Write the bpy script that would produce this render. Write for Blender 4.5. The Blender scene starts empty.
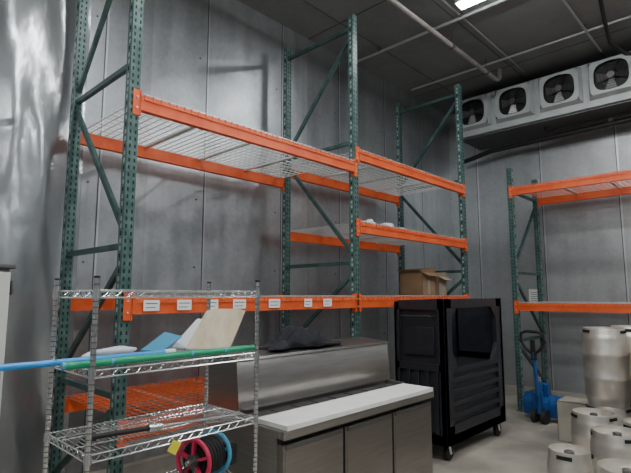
import bpy, bmesh, math, random
from mathutils import Vector, Matrix
random.seed(7)
S = bpy.context.scene

# ---------------------------------------------------------------- materials
def new_mat(name):
    m = bpy.data.materials.new(name); m.use_nodes = True
    nt = m.node_tree; b = nt.nodes['Principled BSDF']
    return m, nt, b
def mat(name, col, rough=0.5, metal=0.0, vary=0.0, scale=8.0, bump=0.0, bscale=None, col2=None, stretch=(1,1,1), spec=None, emis=None, lo=0.35, hi=0.65, detail=4):
    m, nt, b = new_mat(name)
    b.inputs['Base Color'].default_value = (*col, 1)
    b.inputs['Roughness'].default_value = rough
    b.inputs['Metallic'].default_value = metal
    if spec is not None: b.inputs['Specular IOR Level'].default_value = spec
    if emis:
        b.inputs['Emission Color'].default_value = (*emis[0], 1)
        b.inputs['Emission Strength'].default_value = emis[1]
    if vary or col2 or bump:
        tc = nt.nodes.new('ShaderNodeTexCoord'); mp = nt.nodes.new('ShaderNodeMapping')
        mp.inputs['Scale'].default_value = stretch
        nt.links.new(tc.outputs['Object'], mp.inputs['Vector'])
        n = nt.nodes.new('ShaderNodeTexNoise'); n.inputs['Scale'].default_value = scale
        n.inputs['Detail'].default_value = detail
        nt.links.new(mp.outputs[0], n.inputs['Vector'])
        if vary or col2:
            r = nt.nodes.new('ShaderNodeValToRGB')
            r.color_ramp.elements[0].position = lo; r.color_ramp.elements[1].position = hi
            c2 = col2 if col2 else tuple(min(1, c*(1+vary)) for c in col)
            c1 = col if col2 else tuple(c*(1-vary) for c in col)
            r.color_ramp.elements[0].color = (*c1, 1); r.color_ramp.elements[1].color = (*c2, 1)
            nt.links.new(n.outputs['Fac'], r.inputs['Fac'])
            nt.links.new(r.outputs['Color'], b.inputs['Base Color'])
        if bump:
            n2 = nt.nodes.new('ShaderNodeTexNoise'); n2.inputs['Scale'].default_value = bscale or scale
            n2.inputs['Detail'].default_value = 3
            nt.links.new(mp.outputs[0], n2.inputs['Vector'])
            bp = nt.nodes.new('ShaderNodeBump'); bp.inputs['Strength'].default_value = bump
            bp.inputs['Distance'].default_value = 0.02
            nt.links.new(n2.outputs['Fac'], bp.inputs['Height'])
            nt.links.new(bp.outputs[0], b.inputs['Normal'])
    return m

def wall_mat(name, axis, base, metal=0.55, rough=0.42, contrast=.4):
    m, nt, b = new_mat(name)
    N = nt.nodes; L = nt.links
    tc = N.new('ShaderNodeTexCoord'); sp = N.new('ShaderNodeSeparateXYZ'); L.new(tc.outputs['Object'], sp.inputs[0])
    dv = N.new('ShaderNodeMath'); dv.operation = 'DIVIDE'; dv.inputs[1].default_value = 1.17; L.new(sp.outputs[axis], dv.inputs[0])
    fl = N.new('ShaderNodeMath'); fl.operation = 'FLOOR'; L.new(dv.outputs[0], fl.inputs[0])
    wn = N.new('ShaderNodeTexWhiteNoise'); wn.noise_dimensions = '1D'; L.new(fl.outputs[0], wn.inputs['W'])
    mr = N.new('ShaderNodeMapRange'); mr.inputs['To Min'].default_value = 0.90; mr.inputs['To Max'].default_value = 1.1
    L.new(wn.outputs['Value'], mr.inputs['Value'])
    v = N.new('ShaderNodeTexVoronoi'); v.inputs['Scale'].default_value = 22; L.new(tc.outputs['Object'], v.inputs['Vector'])
    n = N.new('ShaderNodeTexNoise'); n.inputs['Scale'].default_value = 1.1; n.inputs['Detail'].default_value = 6; n.inputs['Roughness'].default_value = 0.55
    L.new(tc.outputs['Object'], n.inputs['Vector'])
    mp = N.new('ShaderNodeMapping'); mp.inputs['Scale'].default_value = (5, 5, 0.5); L.new(tc.outputs['Object'], mp.inputs[0])
    n2 = N.new('ShaderNodeTexNoise'); n2.inputs['Scale'].default_value = 1.2; n2.inputs['Detail'].default_value = 5; L.new(mp.outputs[0], n2.inputs['Vector'])
    r = N.new('ShaderNodeValToRGB'); r.color_ramp.elements[0].position = .3; r.color_ramp.elements[1].position = .72
    r.color_ramp.elements[0].color = (*[c*(1-contrast) for c in base], 1); r.color_ramp.elements[1].color = (*[min(1, c*(1+contrast)) for c in base], 1)
    ad = N.new('ShaderNodeMath'); ad.operation = 'ADD'
    m1 = N.new('ShaderNodeMath'); m1.operation = 'MULTIPLY'; m1.inputs[1].default_value = .5; L.new(n.outputs['Fac'], m1.inputs[0])
    m2 = N.new('ShaderNodeMath'); m2.operation = 'MULTIPLY'; m2.inputs[1].default_value = .38; L.new(n2.outputs['Fac'], m2.inputs[0])
    L.new(m1.outputs[0], ad.inputs[0]); L.new(m2.outputs[0], ad.inputs[1])
    sv = N.new('ShaderNodeSeparateColor'); L.new(v.outputs['Color'], sv.inputs[0])
    m3 = N.new('ShaderNodeMath'); m3.operation = 'MULTIPLY_ADD'; m3.inputs[1].default_value = .09
    L.new(sv.outputs[0], m3.inputs[0]); L.new(ad.outputs[0], m3.inputs[2])
    L.new(m3.outputs[0], r.inputs['Fac'])
    mx = N.new('ShaderNodeVectorMath'); mx.operation = 'SCALE'; L.new(r.outputs['Color'], mx.inputs[0]); L.new(mr.outputs[0], mx.inputs['Scale'])
    L.new(mx.outputs[0], b.inputs['Base Color'])
    mr2 = N.new('ShaderNodeMapRange'); mr2.inputs['To Min'].default_value = rough-.12; mr2.inputs['To Max'].default_value = rough+.15
    L.new(n2.outputs['Fac'], mr2.inputs['Value']); L.new(mr2.outputs[0], b.inputs['Roughness'])
    b.inputs['Metallic'].default_value = metal
    n3 = N.new('ShaderNodeTexNoise'); n3.inputs['Scale'].default_value = 2.2; n3.inputs['Detail'].default_value = 1; L.new(tc.outputs['Object'], n3.inputs['Vector'])
    bp = N.new('ShaderNodeBump'); bp.inputs['Strength'].default_value = .5; bp.inputs['Distance'].default_value = .03
    L.new(n3.outputs['Fac'], bp.inputs['Height']); L.new(bp.outputs[0], b.inputs['Normal'])
    return m

W_LEFT = wall_mat('galvanized_wall_left', 1, (.42, .44, .455), .78, .35, .24)
W_BACK = wall_mat('galvanized_wall_back', 0, (.43, .445, .45), .6, .40, .2)
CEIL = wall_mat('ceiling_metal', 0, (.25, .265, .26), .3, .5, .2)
SEAM = mat('seam_dark', (.10, .105, .11), .5, .5)
SEAML = mat('seam_light', (.55, .57, .59), .35, .7)
FLOOR = mat('concrete_floor', (.25, .225, .19), .5, 0, col2=(.42, .38, .32), scale=1.6, bump=.1, bscale=14, detail=9)
GREEN = mat('rack_green', (.04, .095, .085), .42, .1, col2=(.11, .185, .17), scale=14, lo=.4, hi=.75)
GREEND = mat('rack_green_brace', (.04, .085, .078), .45, .1, vary=.3, scale=10)
HOLE = mat('post_hole', (.34, .40, .38), .6, .0)
HOLED = mat('post_hole_dark', (.006, .008, .008), .8)
ORANGE = mat('rack_orange', (.70, .085, .015), .42, 0, col2=(.80, .13, .03), scale=6)
WIRE = mat('zinc_wire', (.64, .64, .62), .35, .6)
WIREO = mat('orange_wire', (.72, .16, .06), .45, .1)
CHROME = mat('chrome', (.62, .63, .63), .22, .95)
STEEL = mat('stainless_steel', (.38, .36, .34), .28, .9, vary=.06, scale=4, stretch=(1, 1, 12))
STEELDR = mat('stainless_door', (.30, .275, .26), .3, .9, vary=.06, scale=4, stretch=(1, 1, 12))
STEELD = mat('stainless_dark', (.17, .165, .16), .35, .8)
WHITE = mat('cutting_board_white', (.80, .80, .76), .5, 0, vary=.04, scale=9)
BLACKP = mat('black_plastic', (.016, .018, .023), .38, 0, vary=.2, scale=12, bump=.08, bscale=60, spec=.6)
BLACK = mat('black_rubber', (.012, .012, .012), .6)
CLOTH = mat('black_cloth', (.014, .015, .020), .9, bump=.4, bscale=40)
FANW = mat('fan_housing_white', (.44, .47, .47), .45, .1, vary=.08, scale=5)
FANB = mat('fan_black', (.018, .018, .019), .5)
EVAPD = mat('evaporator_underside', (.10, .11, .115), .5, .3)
PAPER = mat('paper', (.82, .82, .80), .8)
INK = mat('ink', (.05, .05, .06), .8)
BLUE = mat('blue_pole', (.03, .30, .75), .35)
GREENP = mat('green_pole', (.015, .32, .15), .35)
TEAL = mat('teal_plastic', (.08, .33, .52), .4)
WHITEP = mat('white_plastic', (.72, .76, .80), .45)
WOOD = mat('pale_wood', (.60, .49, .33), .55, 0, col2=(.70, .60, .44), scale=3, stretch=(8, 8, 1))
CARD = mat('cardboard', (.32, .20, .11), .85, 0, vary=.12, scale=5)
CARDL = mat('cardboard_light', (.36, .33, .27), .85, 0, vary=.1, scale=5)
KEG = mat('keg_steel', (.66, .62, .56), .34, .72, vary=.1, scale=6)
JBLUE = mat('pallet_jack_blue', (.012, .07, .24), .4, 0, vary=.15, scale=8)
RED = mat('reel_red', (.60, .025, .09), .4)
YEL = mat('yellow_tag', (.80, .72, .05), .6)
PIPEM = mat('ceiling_pipe', (.33, .30, .28), .5, .2, vary=.2, scale=6)
PIPEG = mat('galvanized_conduit', (.42, .44, .44), .4, .5)
PIPED = mat('dark_pipe', (.02, .02, .022), .5, .2)
LIGHTM = mat('light_diffuser', (.9, .95, 1), .5, emis=((.96, 0.99, 1.0), 80))
PLASTIC = mat('plastic_sheeting_mat', (.42, .44, .45), .22, .65, bump=.7, bscale=3.0, vary=.12, scale=2, stretch=(1, 1.2, .7))
CREAM = mat('cream_enamel', (.58, .58, .54), .4, 0, vary=.05, scale=4)

# ---------------------------------------------------------------- mesh builder
class M:
    def __init__(s): s.v = []; s.f = []; s.mi = []; s.sm = []; s.mats = []; s.T = lambda p: p
    def m(s, mt):
        if mt not in s.mats: s.mats.append(mt)
        return s.mats.index(mt)
    def add(s, vs, fs, mt, smooth=False):
        o = len(s.v); s.v += [tuple(s.T(tuple(p))) for p in vs]; k = s.m(mt)
        for f in fs: s.f.append(tuple(i+o for i in f)); s.mi.append(k); s.sm.append(smooth)
    def box(s, a, b, mt):
        x0, y0, z0 = a; x1, y1, z1 = b
        vs = [(x0,y0,z0),(x1,y0,z0),(x1,y1,z0),(x0,y1,z0),(x0,y0,z1),(x1,y0,z1),(x1,y1,z1),(x0,y1,z1)]
        s.add(vs, [(0,3,2,1),(4,5,6,7),(0,1,5,4),(1,2,6,5),(2,3,7,6),(3,0,4,7)], mt)
    def bar(s, p0, p1, w, h, mt, up=(0,0,1)):
        p0 = Vector(p0); p1 = Vector(p1); d = (p1-p0).normalized(); u = Vector(up)
        if abs(d.dot(u)) > .98: u = Vector((1,0,0))
        a = d.cross(u).normalized()*w/2; b = a.cross(d).normalized()*h/2
        vs = [p0-a-b, p0+a-b, p0+a+b, p0-a+b, p1-a-b, p1+a-b, p1+a+b, p1-a+b]
        s.add(vs, [(0,3,2,1),(4,5,6,7),(0,1,5,4),(1,2,6,5),(2,3,7,6),(3,0,4,7)], mt)
    def tube(s, pts, r, mt, n=8, close=False, caps=True):
        pts = [Vector(p) for p in pts]; N = len(pts); vs = []; fs = []
        prev = None
        for i, p in enumerate(pts):
            if close: t = (pts[(i+1) % N]-pts[i-1]).normalized()
            else: t = (pts[min(i+1, N-1)]-pts[max(i-1, 0)]).normalized()
            if prev is None:
                u = Vector((0,0,1)) if abs(t.z) < .9 else Vector((1,0,0))
                a = t.cross(u).normalized()
            else:
                a = (prev - t*prev.dot(t)).normalized()
            prev = a; b = t.cross(a)
            rr = r[i] if isinstance(r, (list, tuple)) else r
            for k in range(n):
                th = 2*math.pi*k/n; vs.append(p+(a*math.cos(th)+b*math.sin(th))*rr)
        for i in range(N if close else N-1):
            j = (i+1) % N
            for k in range(n):
                fs.append((i*n+k, i*n+(k+1) % n, j*n+(k+1) % n, j*n+k))
        if caps and not close:
            fs.append(tuple(range(n))[::-1]); fs.append(tuple((N-1)*n+k for k in range(n)))
        s.add(vs, fs, mt, True)
    def cyl(s, p0, p1, r, mt, n=14, r2=None): s.tube([p0, p1], [r, r if r2 is None else r2], mt, n)
    def lathe(s, prof, org, mt, n=28, axis='Z'):
        vs = []; fs = []
        for (r, h) in prof:
            for k in range(n):
                th = 2*math.pi*k/n; c, q = r*math.cos(th), r*math.sin(th)
                p = (c, q, h) if axis == 'Z' else ((c, h, q) if axis == 'Y' else (h, c, q))
                vs.append(tuple(p[i]+org[i] for i in range(3)))
        for i in range(len(prof)-1):
            for k in range(n): fs.append((i*n+k, i*n+(k+1) % n, (i+1)*n+(k+1) % n, (i+1)*n+k))
        fs.append(tuple(range(n))[::-1]); fs.append(tuple((len(prof)-1)*n+k for k in range(n)))
        s.add(vs, fs, mt, True)
    def prism(s, poly, y0, y1, mt, axis='Y'):
        n = len(poly)
        f = (lambda a, z, y: (a, y, z)) if axis == 'Y' else (lambda a, z, y: (y, a, z))
        vs = [f(a, z, y0) for a, z in poly]+[f(a, z, y1) for a, z in poly]
        fs = [tuple(range(n)), tuple(range(2*n-1, n-1, -1))]+[(i, i+n, (i+1) % n+n, (i+1) % n) for i in range(n)]
        s.add(vs, fs, mt)
    def quad(s, pts, mt): s.add(pts, [tuple(range(len(pts)))], mt)
    def build(s, name, bevel=0, recalc=True, parent=None, seg=2):
        me = bpy.data.meshes.new(name); me.from_pydata(s.v, [], s.f)
        for mt in s.mats: me.materials.append(mt)
        me.polygons.foreach_set('material_index', s.mi); me.polygons.foreach_set('use_smooth', s.sm); me.update()
        if recalc:
            bm = bmesh.new(); bm.from_mesh(me); bmesh.ops.recalc_face_normals(bm, faces=bm.faces); bm.to_mesh(me); bm.free()
        me.set_sharp_from_angle(angle=math.radians(40))
        ob = bpy.data.objects.new(name, me); S.collection.objects.link(ob)
        if bevel:
            bv = ob.modifiers.new('bevel', 'BEVEL'); bv.width = bevel; bv.segments = seg; bv.limit_method = 'ANGLE'; bv.angle_limit = math.radians(40)
        if parent: ob.parent = parent
        return ob

# ---------------------------------------------------------------- room
XL, YB, ZC, XR, YN = -4.6, 8.8, 5.35, 4.5, -4.0
def shell(name, a, b, mt): q = M(); q.box(a, b, mt); return q
q = shell('floor', (XL-.2, YN-.2, -.2), (XR+.2, YB+.2, 0), FLOOR); q.build('floor')
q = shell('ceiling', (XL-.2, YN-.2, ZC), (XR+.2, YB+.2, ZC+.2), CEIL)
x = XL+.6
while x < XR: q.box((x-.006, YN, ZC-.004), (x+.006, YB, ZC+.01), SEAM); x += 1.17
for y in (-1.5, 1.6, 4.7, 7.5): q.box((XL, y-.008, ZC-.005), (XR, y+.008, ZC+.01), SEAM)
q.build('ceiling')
q = shell('w', (XL-.2, YN, 0), (XL, YB, ZC), W_LEFT)
y = YN
while y < YB:
    q.box((XL-.01, y-.005, 0), (XL+.003, y+.005, ZC), SEAM); q.box((XL-.01, y+.006, 0), (XL+.004, y+.024, ZC), SEAML); y += 1.17
for y in [i*1.17+.585 for i in range(-2, 8)]:
    for z in (1.1, 2.0, 2.75, 3.6, 4.4):
        q.cyl((XL-.005, y, z), (XL+.006, y, z), .010, SEAM, 8)
q.build('wall_left')
q = shell('w', (XL-.2, YB, 0), (XR+.2, YB+.2, ZC), W_BACK)
x = XL+.55
while x < XR:
    q.box((x-.006, YB-.003, 0), (x+.006, YB+.01, ZC), SEAM); q.box((x+.007, YB-.004, 0), (x+.03, YB+.01, ZC), SEAML); x += 1.17
q.build('wall_back')
q = shell('w', (XR, YN, 0), (XR+.2, YB, ZC), W_LEFT); q.build('wall_right')
q = shell('w', (XL-.2, YN-.2, 0), (XR+.2, YN, ZC), W_BACK); q.build('wall_front')
q = M(); q.prism([(YB, 0), (YB, .12), (YB-.03, .10), (YB-.05, 0)], XL+.05, XR, FLOOR, axis='X'); q.build('baseboard_back')
q = M(); q.prism([(XL, 0), (XL, .12), (XL+.03, .10), (XL+.05, 0)], YN, YB, FLOOR); q.build('baseboard_left')

# ---------------------------------------------------------------- pallet racks
def post(q, a, d, z1, front=-1):
    q.box((a-.038, d-.036, 0.01), (a+.038, d+.036, z1), GREEN)
    q.box((a-.055, d-.055, 0), (a+.055, d+.055, .012), GREEN)
    z = .08
    while z < z1-.04:
        for s_ in (-1, 1):
            df = d+s_*.0368
            for o in (-.019, .019):
                q.box((a+o-.006, df-.0006, z), (a+o+.006, df+.0006, z+.026), HOLED)
        for s_ in (-1, 1):
            af = a+s_*.0388
            q.box((af-.0006, d-.010, z), (af+.0006, d+.010, z+.03), HOLE if (int(z*20) % 3) else HOLED)
        z += .052
def frame(q, a, D, z1, hs, ds):
    post(q, a, 0, z1); post(q, a, D, z1)
    for z in hs: q.bar((a, .03, z), (a, D-.03, z), .035, .04, GREEND)
    for (zf, zr) in ds: q.bar((a, .03, zf), (a, D-.03, zr), .032, .04, GREEND)
def beam(q, a0, a1, zt, d, sgn, H=.112):
    lo, hi = (d-.052, d-.0) if sgn < 0 else (d, d+.052)
    q.box((a0, lo, zt-H), (a1, hi, zt), ORANGE)
    for a, s_ in ((a0, -1), (a1, 1)):
        e0, e1 = sorted((a, a+s_*.055))
        f = d+sgn*.042
        q.box((e0, f-.003, zt-H-.04), (e1, f+.003, zt+.035), ORANGE)
        q.box((a-.004, lo, zt-H-.04), (a+.004, hi, zt+.035), ORANGE)
        for k in (.02, .10): q.cyl((a+s_*.028, f+sgn*.003, zt-k), (a+s_*.028, f+sgn*.012, zt-k), .008, WIRE, 8)
def deck(q, a0, a1, zt, D, wm=WIRE, dx=.064, dy=.09):
    n = int((a1-a0-.06)/dx)
    for i in range(n+1):
        a = a0+.03+i*(a1-a0-.06)/n
        q.bar((a, -.058, zt+.006), (a, D+.058, zt+.006), .006, .006, wm)
        q.bar((a, -.058, zt+.008), (a, -.058, zt-.035), .007, .007, WIREO)
    d = -.045
    while d < D+.06:
        q.bar((a0+.02, d, zt+.012), (a1-.02, d, zt+.012), .008, .008, wm); d += dy
    q.bar((a0+.02, -.060, zt-.03), (a1-.02, -.060, zt-.03), .006, .006, WIREO)
    for k in range(1, 4):
        a = a0+(a1-a0)*k/4; q.bar((a, 0.0, zt-.012), (a, D, zt-.012), .03, .016, WIRE)
q = M(); q.T = lambda p: (-3.26-p[1], 1.52+p[0], p[2])
D = 1.07
HS = (.22, 1.02, 2.04, 3.37, 4.7); DS = ((1.92, 1.10), (2.15, 3.28), (4.6, 3.46), (.95, .30))
for a in (0, 2.52, 5.04): frame(q, a, D, 4.85, HS, DS)
for a0, zs in ((.042, (3.13, 1.68, .85)), (2.562, (3.28, 2.48, 1.68))):
    for zt in zs:
        beam(q, a0, a0+2.436, zt, -.0, -1); beam(q, a0, a0+2.436, zt, D, 1)
        deck(q, a0, a0+2.436, zt, D, WIREO if zt < 1 else WIRE)
for yy, w in ((1.70, .12), (1.96, .12), (2.21, .1), (2.47, .13), (2.85, .13), (3.27, .1), (3.54, .12)):
    a = yy-1.52
    q.box((a-w/2, -.0635, 1.590), (a+w/2, -.0615, 1.665), PAPER)
    q.box((a-w/2+.015, -.0642, 1.638), (a+w/2-.015, -.0636, 1.644), INK); q.box((a-w/2+.015, -.0642, 1.61), (a+w/2-.03, -.0636, 1.615), INK)
q.build('pallet_rack')
q = M(); q.T = lambda p: (-2.9+p[0], 7.47+p[1], p[2])
for a in (0, 2.52): frame(q, a, 1.07, 3.67, (.22, 1.02, 2.04, 3.3), ((.95, .3), (1.92, 1.1), (2.15, 3.2)))
for zt in (3.34, 1.58):
    beam(q, .042, 2.478, zt, 0, -1); beam(q, .042, 2.478, zt, 1.07, 1); deck(q, .042, 2.478, zt, 1.07, WIREO if zt > 3 else WIRE)
q.build('pallet_rack')

# ---------------------------------------------------------------- wire shelving unit
q = M()
X0, X1, Y0, Y1 = -2.68, -2.19, .90, 1.82
for x in (X0, X1):
    for y in (Y0, Y1):
        q.cyl((x, y, .1), (x, y, 1.775), .0125, CHROME, 12)
        q.cyl((x, y, 1.775), (x, y, 1.785), .014, BLACK, 10)
        z = .12
        while z < 1.76: q.cyl((x, y, z), (x, y, z+.004), .0138, STEELD, 10); z += .0254
        q.cyl((x, y, .035-.003), (x, y, .1), .011, BLACK, 8)
        q.cyl((x-.015, y, .035), (x+.015, y, .035), .035, BLACK, 14)
for zt in (1.72, 1.373, 1.02, .67, .28):
    for dz in (0, -.032):
        for a, b in (((X0, Y0), (X1, Y0)), ((X1, Y0), (X1, Y1)), ((X1, Y1), (X0, Y1)), ((X0, Y1), (X0, Y0))):
            q.cyl((*a, zt+dz), (*b, zt+dz), .0038, CHROME, 6)
    def zig(p, r_, n):
        pts = []
        for i in range(n*2+1):
            t = i/(n*2); pts.append((p[0]+(r_[0]-p[0])*t, p[1]+(r_[1]-p[1])*t, zt-(.030 if i % 2 else .002)))
        q.tube(pts, .0022, CHROME, 5)
    zig((X1, Y0), (X1, Y1), 16); zig((X0, Y0), (X0, Y1), 16); zig((X0, Y0), (X1, Y0), 8); zig((X0, Y1), (X1, Y1), 8)
    n = 38
    for i in range(1, n):
        y = Y0+(Y1-Y0)*i/n; q.cyl((X0, y, zt+.003), (X1, y, zt+.003), .0020, CHROME, 5)
    for x in (X0+.16, X0+.33): q.cyl((x, Y0, zt-.003), (x, Y1, zt-.003), .003, CHROME, 6)
    for x in (X0, X1):
        for y in (Y0, Y1): q.cyl((x, y, zt-.036), (x, y, zt+.006), .0175, CHROME, 12, r2=.015)
q.build('wire_shelving_unit')

# poles on shelf
q = M(); q.cyl((-2.40, .25, 1.396), (-2.40, 1.36, 1.396), .0145, BLUE, 14); q.cyl((-2.40, 1.36, 1.396), (-2.40, 1.42, 1.396), .017, WHITEP, 14)
q.build('blue_pole')
q = M(); q.cyl((-2.44, .22, 1.392), (-2.46, 1.40, 1.392), .010, WHITEP, 12); q.cyl((-2.44, .22, 1.392), (-2.44, .26, 1.392), .012, BLUE, 12); q.build('white_pole')
q = M(); pts = [(-2.25+.004*math.sin(i*1.3), .80+i*.07, 1.396) for i in range(16)]
q.tube(pts, .0165, GREENP, 14)
for i in range(0, 16, 3): q.cyl((-2.25, .80+i*.07-.006, 1.396), (-2.25, .80+i*.07+.006, 1.396), .0175, TEAL, 14)
q.build('green_hose')
def slab(q, c, t, mt):
    a = Vector(c[1])-Vector(c[0]); b = Vector(c[3])-Vector(c[0]); n = a.cross(b).normalized()*t
    vs = [Vector(p) for p in c]; k = len(vs); vs = vs+[p+n for p in vs]
    q.add(vs, [tuple(range(k)), tuple(range(2*k-1, k-1, -1))]+[(i, i+k, (i+1) % k+k, (i+1) % k) for i in range(k)], mt)
q = M(); slab(q, [(-2.50, 1.55, 1.385), (-2.32, 1.73, 1.385), (-2.335, 1.85, 1.60), (-2.37, 1.83, 1.612), (-2.48, 1.72, 1.612), (-2.505, 1.69, 1.60)], .018, WOOD); q.build('wooden_cutting_board', .004)
q = M(); slab(q, [(-2.62, 1.53, 1.385), (-2.46, 1.69, 1.385), (-2.51, 1.83, 1.53), (-2.62, 1.70, 1.55)], .014, WHITEP); q.build('plastic_cutting_board', .004)
q = M(); slab(q, [(-2.66, 1.36, 1.38), (-2.53, 1.42, 1.38), (-2.54, 1.55, 1.455), (-2.66, 1.51, 1.475)], .012, TEAL)
q.build('blue_plastic_tray', .004)
def lump(name, c, s, mt, seed, amp=.35, res=3, parent=None):
    rnd = random.Random(seed)
    bm = bmesh.new(); bmesh.ops.create_icosphere(bm, subdivisions=res, radius=1)
    ph = [(rnd.uniform(2, 6), rnd.uniform(0, 6), Vector((rnd.uniform(-1, 1), rnd.uniform(-1, 1), rnd.uniform(-1, 1))).normalized()) for _ in range(7)]
    for v in bm.verts:
        d = v.co.normalized(); k = 1+sum(math.sin(d.dot(n)*f+p) for f, p, n in ph)*amp/4
        v.co = Vector((d.x*k*s[0], d.y*k*s[1], max(d.z, -.55)*k*s[2]))
    zmin = min(v.co.z for v in bm.verts)
    for v in bm.verts: v.co = v.co+Vector((c[0], c[1], c[2]-zmin))
    for f in bm.faces: f.smooth = True
    me = bpy.data.meshes.new(name); bm.to_mesh(me); bm.free(); me.materials.append(mt)
    o = bpy.data.objects.new(name, me); S.collection.objects.link(o); return o
lump('plastic_bag', (-2.57, 1.17, 1.378), (.06, .13, .03), WHITEP, 3, .5)
# rod on 3rd shelf
q = M()
q.cyl((-2.36, .99, 1.047), (-2.30, 1.30, 1.047), .012, BLACK, 12); q.cyl((-2.30, 1.30, 1.047), (-2.22, 1.74, 1.047), .008, CHROME, 12)
q.cyl((-2.312, 1.24, 1.047), (-2.30, 1.30, 1.047), .022, CHROME, 14); q.cyl((-2.36, .97, 1.047), (-2.357, 1.0, 1.047), .019, BLACK, 14)
q.build('metal_rod_tool')
q = M(); slab(q, [(-2.185, 1.27, .96), (-2.185, 1.315, .93), (-2.18, 1.345, .985), (-2.18, 1.30, 1.005)], .002, YEL); q.cyl((-2.184, 1.30, 1.0), (-2.19, 1.31, 1.02), .0015, WIRE, 5)
q.build('yellow_tag')
# reel on 4th shelf
q = M(); c = (-2.36, 1.60, .822)
q.T = lambda p: (c[0]+(p[0]*.96-p[1]*.28)*1.15, c[1]+(p[0]*.28+p[1]*.96)*1.15, c[2]+p[2]*1.15)
for y in (-.075, .075):
    mt = RED if y < 0 else TEAL
    q.tube([(.094*math.cos(t*math.pi/16), y, .094*math.sin(t*math.pi/16)) for t in range(32)], .011, mt, 10, close=True)
    for k in range(5):
        t = k*2*math.pi/5+.3; q.bar((.02*math.cos(t), y, .02*math.sin(t)), (.09*math.cos(t), y, .09*math.sin(t)), .012, .02, mt, up=(0, 1, 0))
    q.lathe([(.016, y-.012), (.032, y-.012), (.032, y+.012), (.016, y+.012)], (0, 0, 0), STEELD, 20, 'Y')
q.lathe([(.06, -.060), (.066, -.04), (.062, 0), (.066, .04), (.06, .060)], (0, 0, 0), BLACK, 24, 'Y')
for i in range(6): q.tube([(.074*math.cos(t*math.pi/10), -.052+i*.021, .074*math.sin(t*math.pi/10)) for t in range(20)], .0105, BLACK, 6, close=True)
q.cyl((0, -.12, 0), (0, .13, 0), .012, CHROME)
q.box((-.09, -.11, -.125), (.09, -.095, -.11), STEELD); q.box((-.09, .095, -.125), (.09, .11, -.11), STEELD)
for y in (-.103, .103):
    q.bar((-.08, y, -.115), (0, y, .01), .014, .008, STEELD); q.bar((.08, y, -.115), (0, y, .01), .014, .008, STEELD)
q.box((.0, .11, -.06), (.08, .15, .03), BLACK)
q.build('hose_reel')

# ---------------------------------------------------------------- prep refrigerator
q = M(); ya, yb = 2.06, 3.80
q.box((-3.02, ya, .13), (-2.28, yb, .84), STEEL)
q.box((-3.03, ya-.01, .84), (-2.24, yb+.01, .885), STEEL)
q.prism([(-3.03, .885), (-3.03, 1.265), (-3.01, 1.28), (-2.70, 1.262), (-2.685, 1.245), (-2.655, .95), (-2.665, .93), (-2.70, .93), (-2.70, .885)], ya, yb, STEEL)
q.prism([(-3.035, 1.278), (-3.02, 1.292), (-2.69, 1.272), (-2.675, 1.255), (-2.70, 1.255)], ya-.012, yb+.012, STEELD)
q.box((-2.52, ya, .885), (-2.505, yb, .915), STEEL)
q.box((-2.70, ya, .885), (-2.505, ya+.02, .925), STEEL); q.box((-2.70, yb-.02, .885), (-2.505, yb, .925), STEEL)
q.box((-2.66, ya+.05, .886), (-2.53, yb-.05, .888), STEELD)
for i in range(8):
    y = ya+.07+i*.2; q.box((-2.655, y, .888), (-2.535, y+.18, .905), STEELD)
q.box((-2.50, ya+.02, .887), (-2.205, yb-.02, .917), WHITE)
q.box((-2.245, ya, .835), (-2.21, yb, .884), STEEL)
w = (yb-ya)/3
for i in range(3):
    y0 = ya+i*w+.012; y1 = ya+(i+1)*w-.012
    q.box((-2.28, y0, .18), (-2.235, y1, .80), STEELDR)
    q.box((-2.236, y0+.02, .77), (-2.225, y1-.02, .80), STEELD)
    q.box((-2.24, y0+.015, .20), (-2.2335, y0+.02, .76), STEELD)
q.box((-2.279, ya+.01, .80), (-2.26, yb-.01, .835), BLACK); q.box((-2.279, ya+.01, .14), (-2.262, yb-.01, .178), BLACK)
for x in (-2.93, -2.36):
    for y in (ya+.1, yb-.1):
        q.cyl((x, y, .05), (x, y, .14), .018, CHROME); q.cyl((x-.015, y, .05), (x+.015, y, .05), .05, BLACK, 18)
q.build('prep_refrigerator', .006)

# jacket on top
def cloth(name, cx, cy, z, sx, sy, h, mt, seed):
    rnd = random.Random(seed); q = M(); nx, ny = 40, 70
    ph = [(rnd.uniform(-9, 9), rnd.uniform(-13, 13), rnd.uniform(0, 6)) for _ in range(8)]
    vs = []
    for i in range(nx):
        for j in range(ny):
            u, v = i/(nx-1)*2-1, j/(ny-1)*2-1
            e = max(0, 1-max(abs(u)**4, abs(v)**4)); wob = 1+.16*math.sin(v*5+seed)+.06*math.sin(v*13)
            rid = sum(abs(math.sin(a*u*.5+b*v*.5+p)) for a, b, p in ph)/8
            hh = h*e**.5*(.15+1.5*(rid-.4))*(.7+.5*math.sin(v*3.3+seed))
            vs.append((cx+u*sx*wob+.025*math.sin(v*4), cy+v*sy*(1+.14*math.sin(u*4)), z+.004+max(0, hh)))
    q.add(vs, [(i*ny+j, (i+1)*ny+j, (i+1)*ny+j+1, i*ny+j+1) for i in range(nx-1) for j in range(ny-1)], mt, True)
    o = q.build(name, recalc=False); s_ = o.modifiers.new('t', 'SOLIDIFY'); s_.thickness = .006; s_.offset = 1; return o
cloth('black_jacket', -2.84, 2.84, 1.290, .12, .38, .17, CLOTH, 2)

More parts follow.
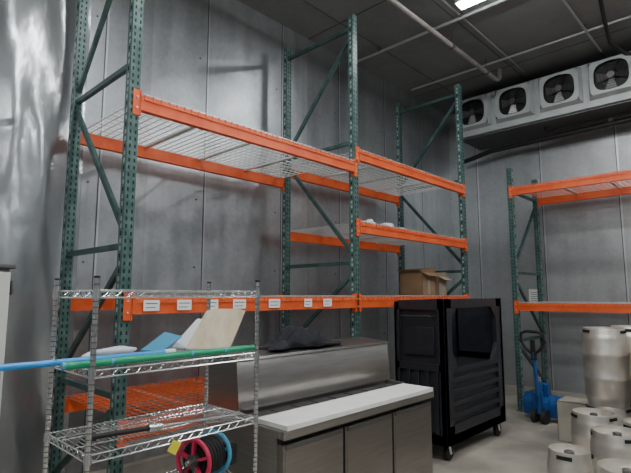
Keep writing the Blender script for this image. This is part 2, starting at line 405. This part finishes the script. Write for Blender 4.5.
# ---------------------------------------------------------------- black bulk cart
q = M(); cx0, cx1, cy0, cy1 = -3.17, -2.55, 4.63, 6.08; cz0, cz1 = .17, 1.66
q.box((cx0, cy0, cz0), (cx1, cy1, cz0+.10), BLACKP)
def endp(y, s_):
    ya_, yb_ = sorted((y, y-s_*.06))
    q.box((cx0+.02, min(y-s_*.035, y-s_*.06), cz0), (cx1-.02, max(y-s_*.035, y-s_*.06), cz1-.03), BLACKP)
    q.box((cx0, ya_, cz0), (cx0+.06, yb_, cz1-.03), BLACKP); q.box((cx1-.08, ya_, cz0), (cx1, yb_, cz1), BLACKP)
    q.prism([(cx0, cz1-.12), (cx0, cz1-.05), (cx0+.05, cz1-.02), (cx1-.1, cz1), (cx1, cz1), (cx1, cz1-.12)], ya_, yb_, BLACKP); q.box((cx0, ya_, cz0), (cx1, yb_, cz0+.10), BLACKP)
    q.box((cx0, ya_, .90), (cx1, yb_, .98), BLACKP)
    for k in range(4):
        xx = cx0+.13+k*.115; q.box((xx, ya_+.008, cz0+.1), (xx+.05, yb_-.008, .90), BLACKP)
    q.box((cx0+.11, ya_+.01, 1.06), (cx1-.13, yb_-.01, 1.36), BLACKP)
    q.tube([(cx0+.10, y-s_*.03, 1.47), (cx0+.12, y+s_*.05, 1.47), (cx1-.14, y+s_*.05, 1.47), (cx1-.12, y-s_*.03, 1.47)], .014, BLACKP, 8)
endp(cy0, -1); endp(cy1, 1)
q.box((cx0, cy0, cz0), (cx0+.03, cy1, cz1-.05), BLACKP)
for k in range(5): q.box((cx0+.03, cy0+.2+k*.24, cz0+.1), (cx0+.045, cy0+.28+k*.24, cz1-.08), BLACKP)
q.box((cx1-.05, cy0, cz0), (cx1, cy1, .36), BLACKP)
q.box((cx1-.06, cy0, .36), (cx1-.03, cy1, .92), BLACKP)
for z in (.42, .54, .66, .78, .88): q.box((cx1-.06, cy0+.05, z), (cx1-.004, cy1-.05, z+.05), BLACKP)
for y in (cy0, cy1-.16): q.box((cx1-.06, y, cz0), (cx1, y+.16, cz1), BLACKP)
q.prism([(cy0+.16, .92), (cy0+.16, 1.12), (cy0+.30, .92)], cx1-.05, cx1-.005, BLACKP, axis='X')
q.prism([(cy1-.16, .92), (cy1-.16, 1.12), (cy1-.30, .92)], cx1-.05, cx1-.005, BLACKP, axis='X')
q.box((cx1-.06, cy0, cz1-.10), (cx1, cy1, cz1), BLACKP)
q.prism([(cy0+.16, cz1-.09), (cy0+.16, cz1-.24), (cy0+.30, cz1-.09)], cx1-.05, cx1-.005, BLACKP, axis='X')
q.prism([(cy1-.16, cz1-.09), (cy1-.16, cz1-.24), (cy1-.30, cz1-.09)], cx1-.05, cx1-.005, BLACKP, axis='X')
q.box((cx0+.04, cy0+.05, .86), (cx1-.06, cy1-.05, .89), BLACKP)
for x in (cx0+.08, cx1-.08):
    for y in (cy0+.12, cy1-.12):
        q.box((x-.05, y-.05, .155), (x+.05, y+.05, .17), STEELD)
        q.bar((x-.03, y, .155), (x-.03, y+.03, .075), .045, .006, CHROME, up=(1, 0, 0)); q.bar((x+.03, y, .155), (x+.03, y+.03, .075), .045, .006, CHROME, up=(1, 0, 0))
        q.cyl((x-.022, y+.03, .075), (x+.022, y+.03, .075), .075, BLACK, 22); q.cyl((x-.034, y+.03, .075), (x+.034, y+.03, .075), .02, CHROME, 12)
q.build('utility_cart', .012)

# ---------------------------------------------------------------- evaporator
q = M(); yf = 7.95
q.box((-3.98, yf, 4.58), (.6, 8.78, 5.20), FANW)
q.box((-4.0, yf-.02, 4.50), (.62, 8.79, 4.58), FANW)
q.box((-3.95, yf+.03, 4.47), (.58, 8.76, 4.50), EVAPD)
q.tube([(-4.3, 8.55, 4.22), (-3.9, 8.5, 4.27), (-3.6, 8.45, 4.31), (-1.0, 8.45, 4.36), (.8, 8.45, 4.38)], .042, PIPED, 12)
q.tube([(-2.6, 8.3, 4.47), (-2.6, 8.3, 4.42), (-2.5, 8.3, 4.40), (.8, 8.3, 4.44)], .022, PIPED, 8)
for x in (-3.3, -2.1, -.9): q.cyl((x, 8.45, 4.47), (x, 8.45, 4.34), .008, STEELD, 6)
q.cyl((-1.7, 8.55, 4.47), (-1.7, 8.55, 4.34), .03, WHITEP, 10)
for x in [-3.66+.715*i for i in range(6)]:
    h = .315
    y1 = yf-.10
    o = [(-h, -.285), (h, -.285), (h, .285), (-h, .285)]; i_ = [(-.28, -.25), (.28, -.25), (.28, .25), (-.28, .25)]
    vs = [(x+a, yf, 4.895+b) for a, b in o]+[(x+a, y1, 4.895+b) for a, b in i_]
    n = 32
    def sq(th, R):
        c_, s_ = math.cos(th), math.sin(th); k_ = (abs(c_)**3.2+abs(s_)**3.2)**(-1/3.2); return R*k_*c_, R*k_*s_
    ring = [(x+sq(2*math.pi*k/n, .225)[0], y1, 4.895+sq(2*math.pi*k/n, .215)[1]) for k in range(n)]
    q.add(vs, [(0, 1, 5, 4), (1, 2, 6, 5), (2, 3, 7, 6), (3, 0, 4, 7)], FANW)
    base = []
    for k in range(n):
        th = 2*math.pi*k/n; c_, s_ = math.cos(th), math.sin(th); m_ = min(.28/max(abs(c_), 1e-6), .25/max(abs(s_), 1e-6))
        base.append((x+c_*m_, y1, 4.895+s_*m_))
    q.add(base+ring, [(k, (k+1) % n, n+(k+1) % n, n+k) for k in range(n)], FANW)
    back = [(p[0], yf-.012, p[2]) for p in ring]
    q.add(ring+back, [(k, (k+1) % n, n+(k+1) % n, n+k) for k in range(n)], FANB, True)
    q.quad(back, FANB)
    for r in (.06, .10, .14, .18, .215): q.tube([(x+r*math.cos(t*math.pi/14), y1-.012, 4.895+r*math.sin(t*math.pi/14)) for t in range(28)], .003, PIPED, 5, close=True)
    for k in range(4):
        t = k*math.pi/4+.4; q.cyl((x-.22*math.cos(t), y1-.010, 4.895-.22*math.sin(t)), (x+.22*math.cos(t), y1-.010, 4.895+.22*math.sin(t)), .003, PIPED, 5)
        t = k*math.pi/2
        a = (math.cos(t), math.sin(t)); b = (-a[1], a[0])
        q.add([(x+a[0]*.04-b[0]*.03, y1+.02, 4.895+a[1]*.04-b[1]*.03), (x+a[0]*.20-b[0]*.09, y1+.02, 4.895+a[1]*.20-b[1]*.09),
               (x+a[0]*.20+b[0]*.06, y1+.06, 4.895+a[1]*.20+b[1]*.06), (x+a[0]*.04+b[0]*.03, y1+.05, 4.895+a[1]*.04+b[1]*.03)], [(0, 1, 2, 3)], STEELD)
    q.cyl((x, y1-.018, 4.895), (x, y1+.06, 4.895), .05, STEELD, 16)
for x in (-3.9, -2.3, -.6): q.bar((x, 8.1, 5.2), (x, 8.1, ZC-.006), .04, .01, STEELD); q.bar((x, 8.6, 5.2), (x, 8.6, ZC-.006), .04, .01, STEELD)
q.build('evaporator_fan_unit', recalc=False)

# ---------------------------------------------------------------- ceiling services
ZH = ZC-.006
q = M(); q.tube([(-3.0, -2, 5.12), (-3.0, 7.3, 5.12), (-3.0, 7.42, 5.14), (-3.0, 7.5, 5.2), (-3.0, 7.5, ZH)], .034, PIPEM, 12)
for y in (.5, 2.3, 4.1, 5.9, 7.0): q.cyl((-3.0, y, 5.12), (-3.0, y, ZH), .006, STEELD, 6); q.cyl((-3.0, y-.02, 5.12), (-3.0, y+.02, 5.12), .042, STEELD, 12)
q.build('ceiling_pipe')
q = M(); q.cyl((-4.5, 5.6, 5.28), (3, 5.6, 5.28), .022, PIPEG, 10)
for x in (-4.0, -2.7, -1.2): q.box((x-.02, 5.57, 5.28), (x+.02, 5.63, ZH), STEELD)
q.build('electrical_conduit')
q = M(); q.cyl((-2.72, 2.5, 5.325), (-2.72, 7.8, 5.325), .013, PIPEG, 8)
q.build('electrical_conduit')
q = M(); q.cyl((-1.62, 5.75, 5.29), (-1.62, 7.85, 5.29), .018, PIPEG, 8)
for y in (5.9, 7.0): q.box((-1.64, y, 5.29), (-1.60, y+.03, ZH), STEELD)
q.build('electrical_conduit')
q = M(); q.cyl((-4.4, 7.1, 5.29), (2.5, 7.1, 5.29), .018, PIPEG, 8)
q.build('electrical_conduit')
q = M(); q.tube([(-1.3, 5.9, 5.3), (-1.25, 6.2, 5.22), (-1.3, 6.6, 5.12), (-1.35, 7.1, 5.02), (-1.25, 7.5, 4.98), (-1.0, 7.7, 4.98), (-.6, 7.75, 5.02), (-.3, 7.7, 5.1)], .024, BLACK, 10); q.build('drain_hose')
q = M(); q.cyl((-3.9, 3.2, ZH), (-3.9, 3.2, 5.2), .015, STEELD, 8); q.cyl((-3.9, 3.2, 5.2), (-3.9, 3.2, 5.18), .045, STEELD, 14); q.build('sprinkler_head')

def light(x, y, rot, L=1.25, dz=0):
    q = M(); c, s_ = math.cos(rot), math.sin(rot)
    q.T = lambda p: (x+p[0]*c-p[1]*s_, y+p[0]*s_+p[1]*c, p[2]+dz)
    q.box((-L/2, -.08, 5.19), (L/2, .08, 5.26), FANW)
    q.box((-L/2+.02, -.065, 5.165), (L/2-.02, .065, 5.188), LIGHTM)
    for a in (-.4, .4): q.box((a-.02, -.02, 5.26), (a+.02, .02, ZH-dz), STEELD)
    q.build('ceiling_light')
light(-1.92, 5.20, 0); light(-1.7, 1.9, 0, 2.4); light(-1.7, -1.0, 0, 2.4)  # first is the visible fixture; long unseen ones stretched to soften the rack shadow
light(1.6, 5.04, 0, 2.4); light(1.6, 1.9, 0, 2.4); light(1.6, -1.0, 0, 2.4); light(.6, 6.6, 0, 1.6)  # rows out of view, added and lengthened so shadows fall softer

# ---------------------------------------------------------------- plastic sheeting + cabinet (left)
q = M(); ny, nz = 40, 90; vs = []
for i in range(ny):
    for j in range(nz):
        y = .88+i/(ny-1)*.80; z = .05+j/(nz-1)*5.15
        vs.append((-4.54+.016*math.sin(y*11+math.sin(z*1.3)*1.8)+.008*math.sin(y*19+z*2.7)+.008*math.sin(z*4+y*6), y, z))
q.add(vs, [(i*nz+j, (i+1)*nz+j, (i+1)*nz+j+1, i*nz+j+1) for i in range(ny-1) for j in range(nz-1)], PLASTIC, True)
q.box((-4.59, .86, 5.18), (-4.5, 1.70, 5.23), STEELD)
q.build('plastic_sheeting', recalc=False)
q = M()
q.box((-3.95, .15, .08), (-3.45, .885, 1.86), CREAM); q.box((-3.45, .16, .12), (-3.40, .875, 1.84), CREAM)
q.box((-3.97, .13, 1.86), (-3.39, .90, 1.89), STEELD); q.box((-3.93, .2, 0), (-3.47, .86, .08), BLACK)
q.cyl((-3.37, .84, .9), (-3.37, .84, 1.25), .012, CHROME); q.box((-3.40, .83, .9), (-3.37, .85, .92), CHROME); q.box((-3.40, .83, 1.23), (-3.37, .85, 1.25), CHROME)
for z in (.5, 1.7): q.box((-3.47, .885, z), (-3.41, .90, z+.09), STEELD)
q.build('storage_cabinet', .006)

# ---------------------------------------------------------------- boxes on rack
def cbox(name, x0, x1, y0, y1, z, h, mt, open_=True):
    q = M(); t = .006
    q.box((x0, y0, z), (x1, y1, z+t), mt)
    q.box((x0, y0, z), (x0+t, y1, z+h), mt); q.box((x1-t, y0, z), (x1, y1, z+h), mt)
    q.box((x0, y0, z), (x1, y0+t, z+h), mt); q.box((x0, y1-t, z), (x1, y1, z+h), mt)
    if open_:
        q.bar((x1, (y0+y1)/2, z+h), (x1+.10, (y0+y1)/2, z+h-.05), y1-y0-.01, .005, mt)
        q.bar(((x0+x1)/2, y0, z+h), ((x0+x1)/2, y0-.08, z+h+.04), x1-x0-.01, .005, mt)
        q.bar(((x0+x1)/2, y1, z+h), ((x0+x1)/2, y1+.02, z+h+.07), x1-x0-.01, .005, mt)
    else: q.box((x0, y0, z+h-t), (x1, y1, z+h), mt)
    q.box((x1, (y0+y1)/2-.03, z+.01), (x1+.001, (y0+y1)/2+.03, z+h*.7), CARDL)
    q.build(name)
cbox('cardboard_box', -3.86, -3.50, 5.80, 6.14, 1.70, .31, CARD)
cbox('cardboard_box', -3.78, -3.50, 6.24, 6.46, 1.70, .26, mat('card2', (.38, .29, .20), .85))
lump('plastic_wrap_bundle', (-3.52, 4.62, 2.50), (.08, .12, .05), PAPER, 5, .6)
lump('plastic_wrap_bundle', (-3.50, 4.98, 2.50), (.09, .14, .06), PAPER, 8, .6)
lump('plastic_wrap_bundle', (-3.55, 5.35, 2.50), (.08, .10, .045), WHITEP, 11, .6)

# paper notice on back wall
q = M(); q.box((-3.18, 8.785, 1.55), (-2.98, 8.792, 1.80), PAPER)
for k in range(5): q.box((-3.15, 8.783, 1.60+k*.035), (-3.03, 8.786, 1.608+k*.035), INK)
q.build('paper_notice')

# ---------------------------------------------------------------- kegs
def keg(x, y, r, h, z=0):
    q = M()
    q.lathe([(r*.84, .0), (r*.92, .0), (r*.93, .05), (r*.97, .065), (r, .11), (r, h*.31), (r*1.03, h*.33), (r*1.03, h*.36), (r, h*.38), (r, h*.62), (r*1.03, h*.64), (r*1.03, h*.67), (r, h*.69), (r, h-.11), (r*.96, h-.07),
             (r*.93, h-.055), (r*.93, h-.008), (r*.915, h), (r*.87, h), (r*.86, h-.01), (r*.86, h-.06), (r*.5, h-.045), (.0301, h-.04)], (x, y, z), KEG, 36)
    q.lathe([(.034, h-.045), (.034, h-.015), (.026, h-.01), (.014, h-.01)], (x, y, z), STEELD, 16)
    for k in range(3):
        t = k*2.09+.3+x*5; q.bar((x+r*.925*math.cos(t)-.05*math.sin(t), y+r*.925*math.sin(t)+.05*math.cos(t), z+h-.033), (x+r*.925*math.cos(t)+.05*math.sin(t), y+r*.925*math.sin(t)-.05*math.cos(t), z+h-.033), .014, .026, HOLED)
    q.build('beer_keg')
keg(-1.06, 4.72, .20, .59); keg(-1.20, 3.94, .15, .59); keg(-.82, 3.86, .19, .57); keg(-.62, 4.62, .20, .59)
for x, y in ((-1.38, 5.32), (-.93, 5.20), (-.48, 5.15)): keg(x, y, .20, .59)
for x, y in ((-1.36, 5.80), (-.90, 5.70), (-.44, 5.66), (-1.20, 6.26), (-.74, 6.18)):
    keg(x, y, .205, .59); keg(x, y, .205, .77, .591)

cbox('shipping_carton', -2.02, -1.70, 6.28, 6.62, .0, .46, CARDL, False)

# ---------------------------------------------------------------- pallet jack
q = M(); jx, jy = -2.44, 7.05
ca, sa = math.cos(math.radians(84)), math.sin(math.radians(84))
q.T = lambda p: (jx+p[0]*ca-p[1]*sa, jy+p[0]*sa+p[1]*ca, p[2])
for y in (-.19, .19):
    q.prism([(.10, .07), (.10, .13), (1.2, .13), (1.28, .10), (1.28, .07)], y-.08, y+.08, JBLUE)
    q.cyl((1.05, y-.04, .04), (1.05, y+.04, .04), .04, BLACK, 14)
q.prism([(.0, .07), (-.04, .22), (-.02, .30), (.06, .36), (.13, .30), (.16, .13), (.16, .07)], -.27, .27, JBLUE)
q.prism([(-.0, .30), (.0, .50), (.04, .52), (.10, .34)], -.08, .08, JBLUE)
q.prism([(-.12, .18), (-.12, .28), (.02, .34), (.02, .18)], -.10, .10, JBLUE)
q.cyl((-.09, 0, .12), (-.09, 0, .54), .045, JBLUE, 16); q.cyl((-.09, 0, .54), (-.09, 0, .60), .03, CHROME, 14)
for y in (-.065, .065): q.cyl((-.10, y-.03, .09), (-.10, y+.03, .09), .09, BLACK, 22)
q.bar((-.13, -.06, .22), (-.16, -.06, .42), .03, .02, JBLUE); q.bar((-.13, .06, .22), (-.16, .06, .42), .03, .02, JBLUE)
q.cyl((-.14, 0, .36), (-.20, 0, .92), .024, JBLUE, 12)
q.tube([(-.20, 0, .90), (-.205, -.10, .98), (-.215, -.16, 1.08), (-.225, -.15, 1.18), (-.225, -.08, 1.21), (-.225, .08, 1.21), (-.225, .15, 1.18), (-.215, .16, 1.08), (-.205, .10, .98), (-.20, 0, .90)], .02, BLACK, 10)
q.box((-.225, -.03, .94), (-.195, .03, 1.10), BLACK)
q.box((-.215, -.035, .83), (-.17, .035, .92), BLACK)
q.build('pallet_jack', .004)

# ---------------------------------------------------------------- world & camera
w = bpy.data.worlds.new('world'); S.world = w; w.use_nodes = True
w.node_tree.nodes['Background'].inputs[0].default_value = (.5, .55, .6, 1); w.node_tree.nodes['Background'].inputs[1].default_value = .05
cam = bpy.data.cameras.new('camera'); cam.sensor_width = 36; cam.lens = 485/631*36; cam.clip_start = .05; cam.clip_end = 100
co = bpy.data.objects.new('camera', cam); S.collection.objects.link(co)
co.location = (0, 0, 1.7); co.rotation_euler = (math.radians(96.88), 0, math.radians(43.5)); S.camera = co
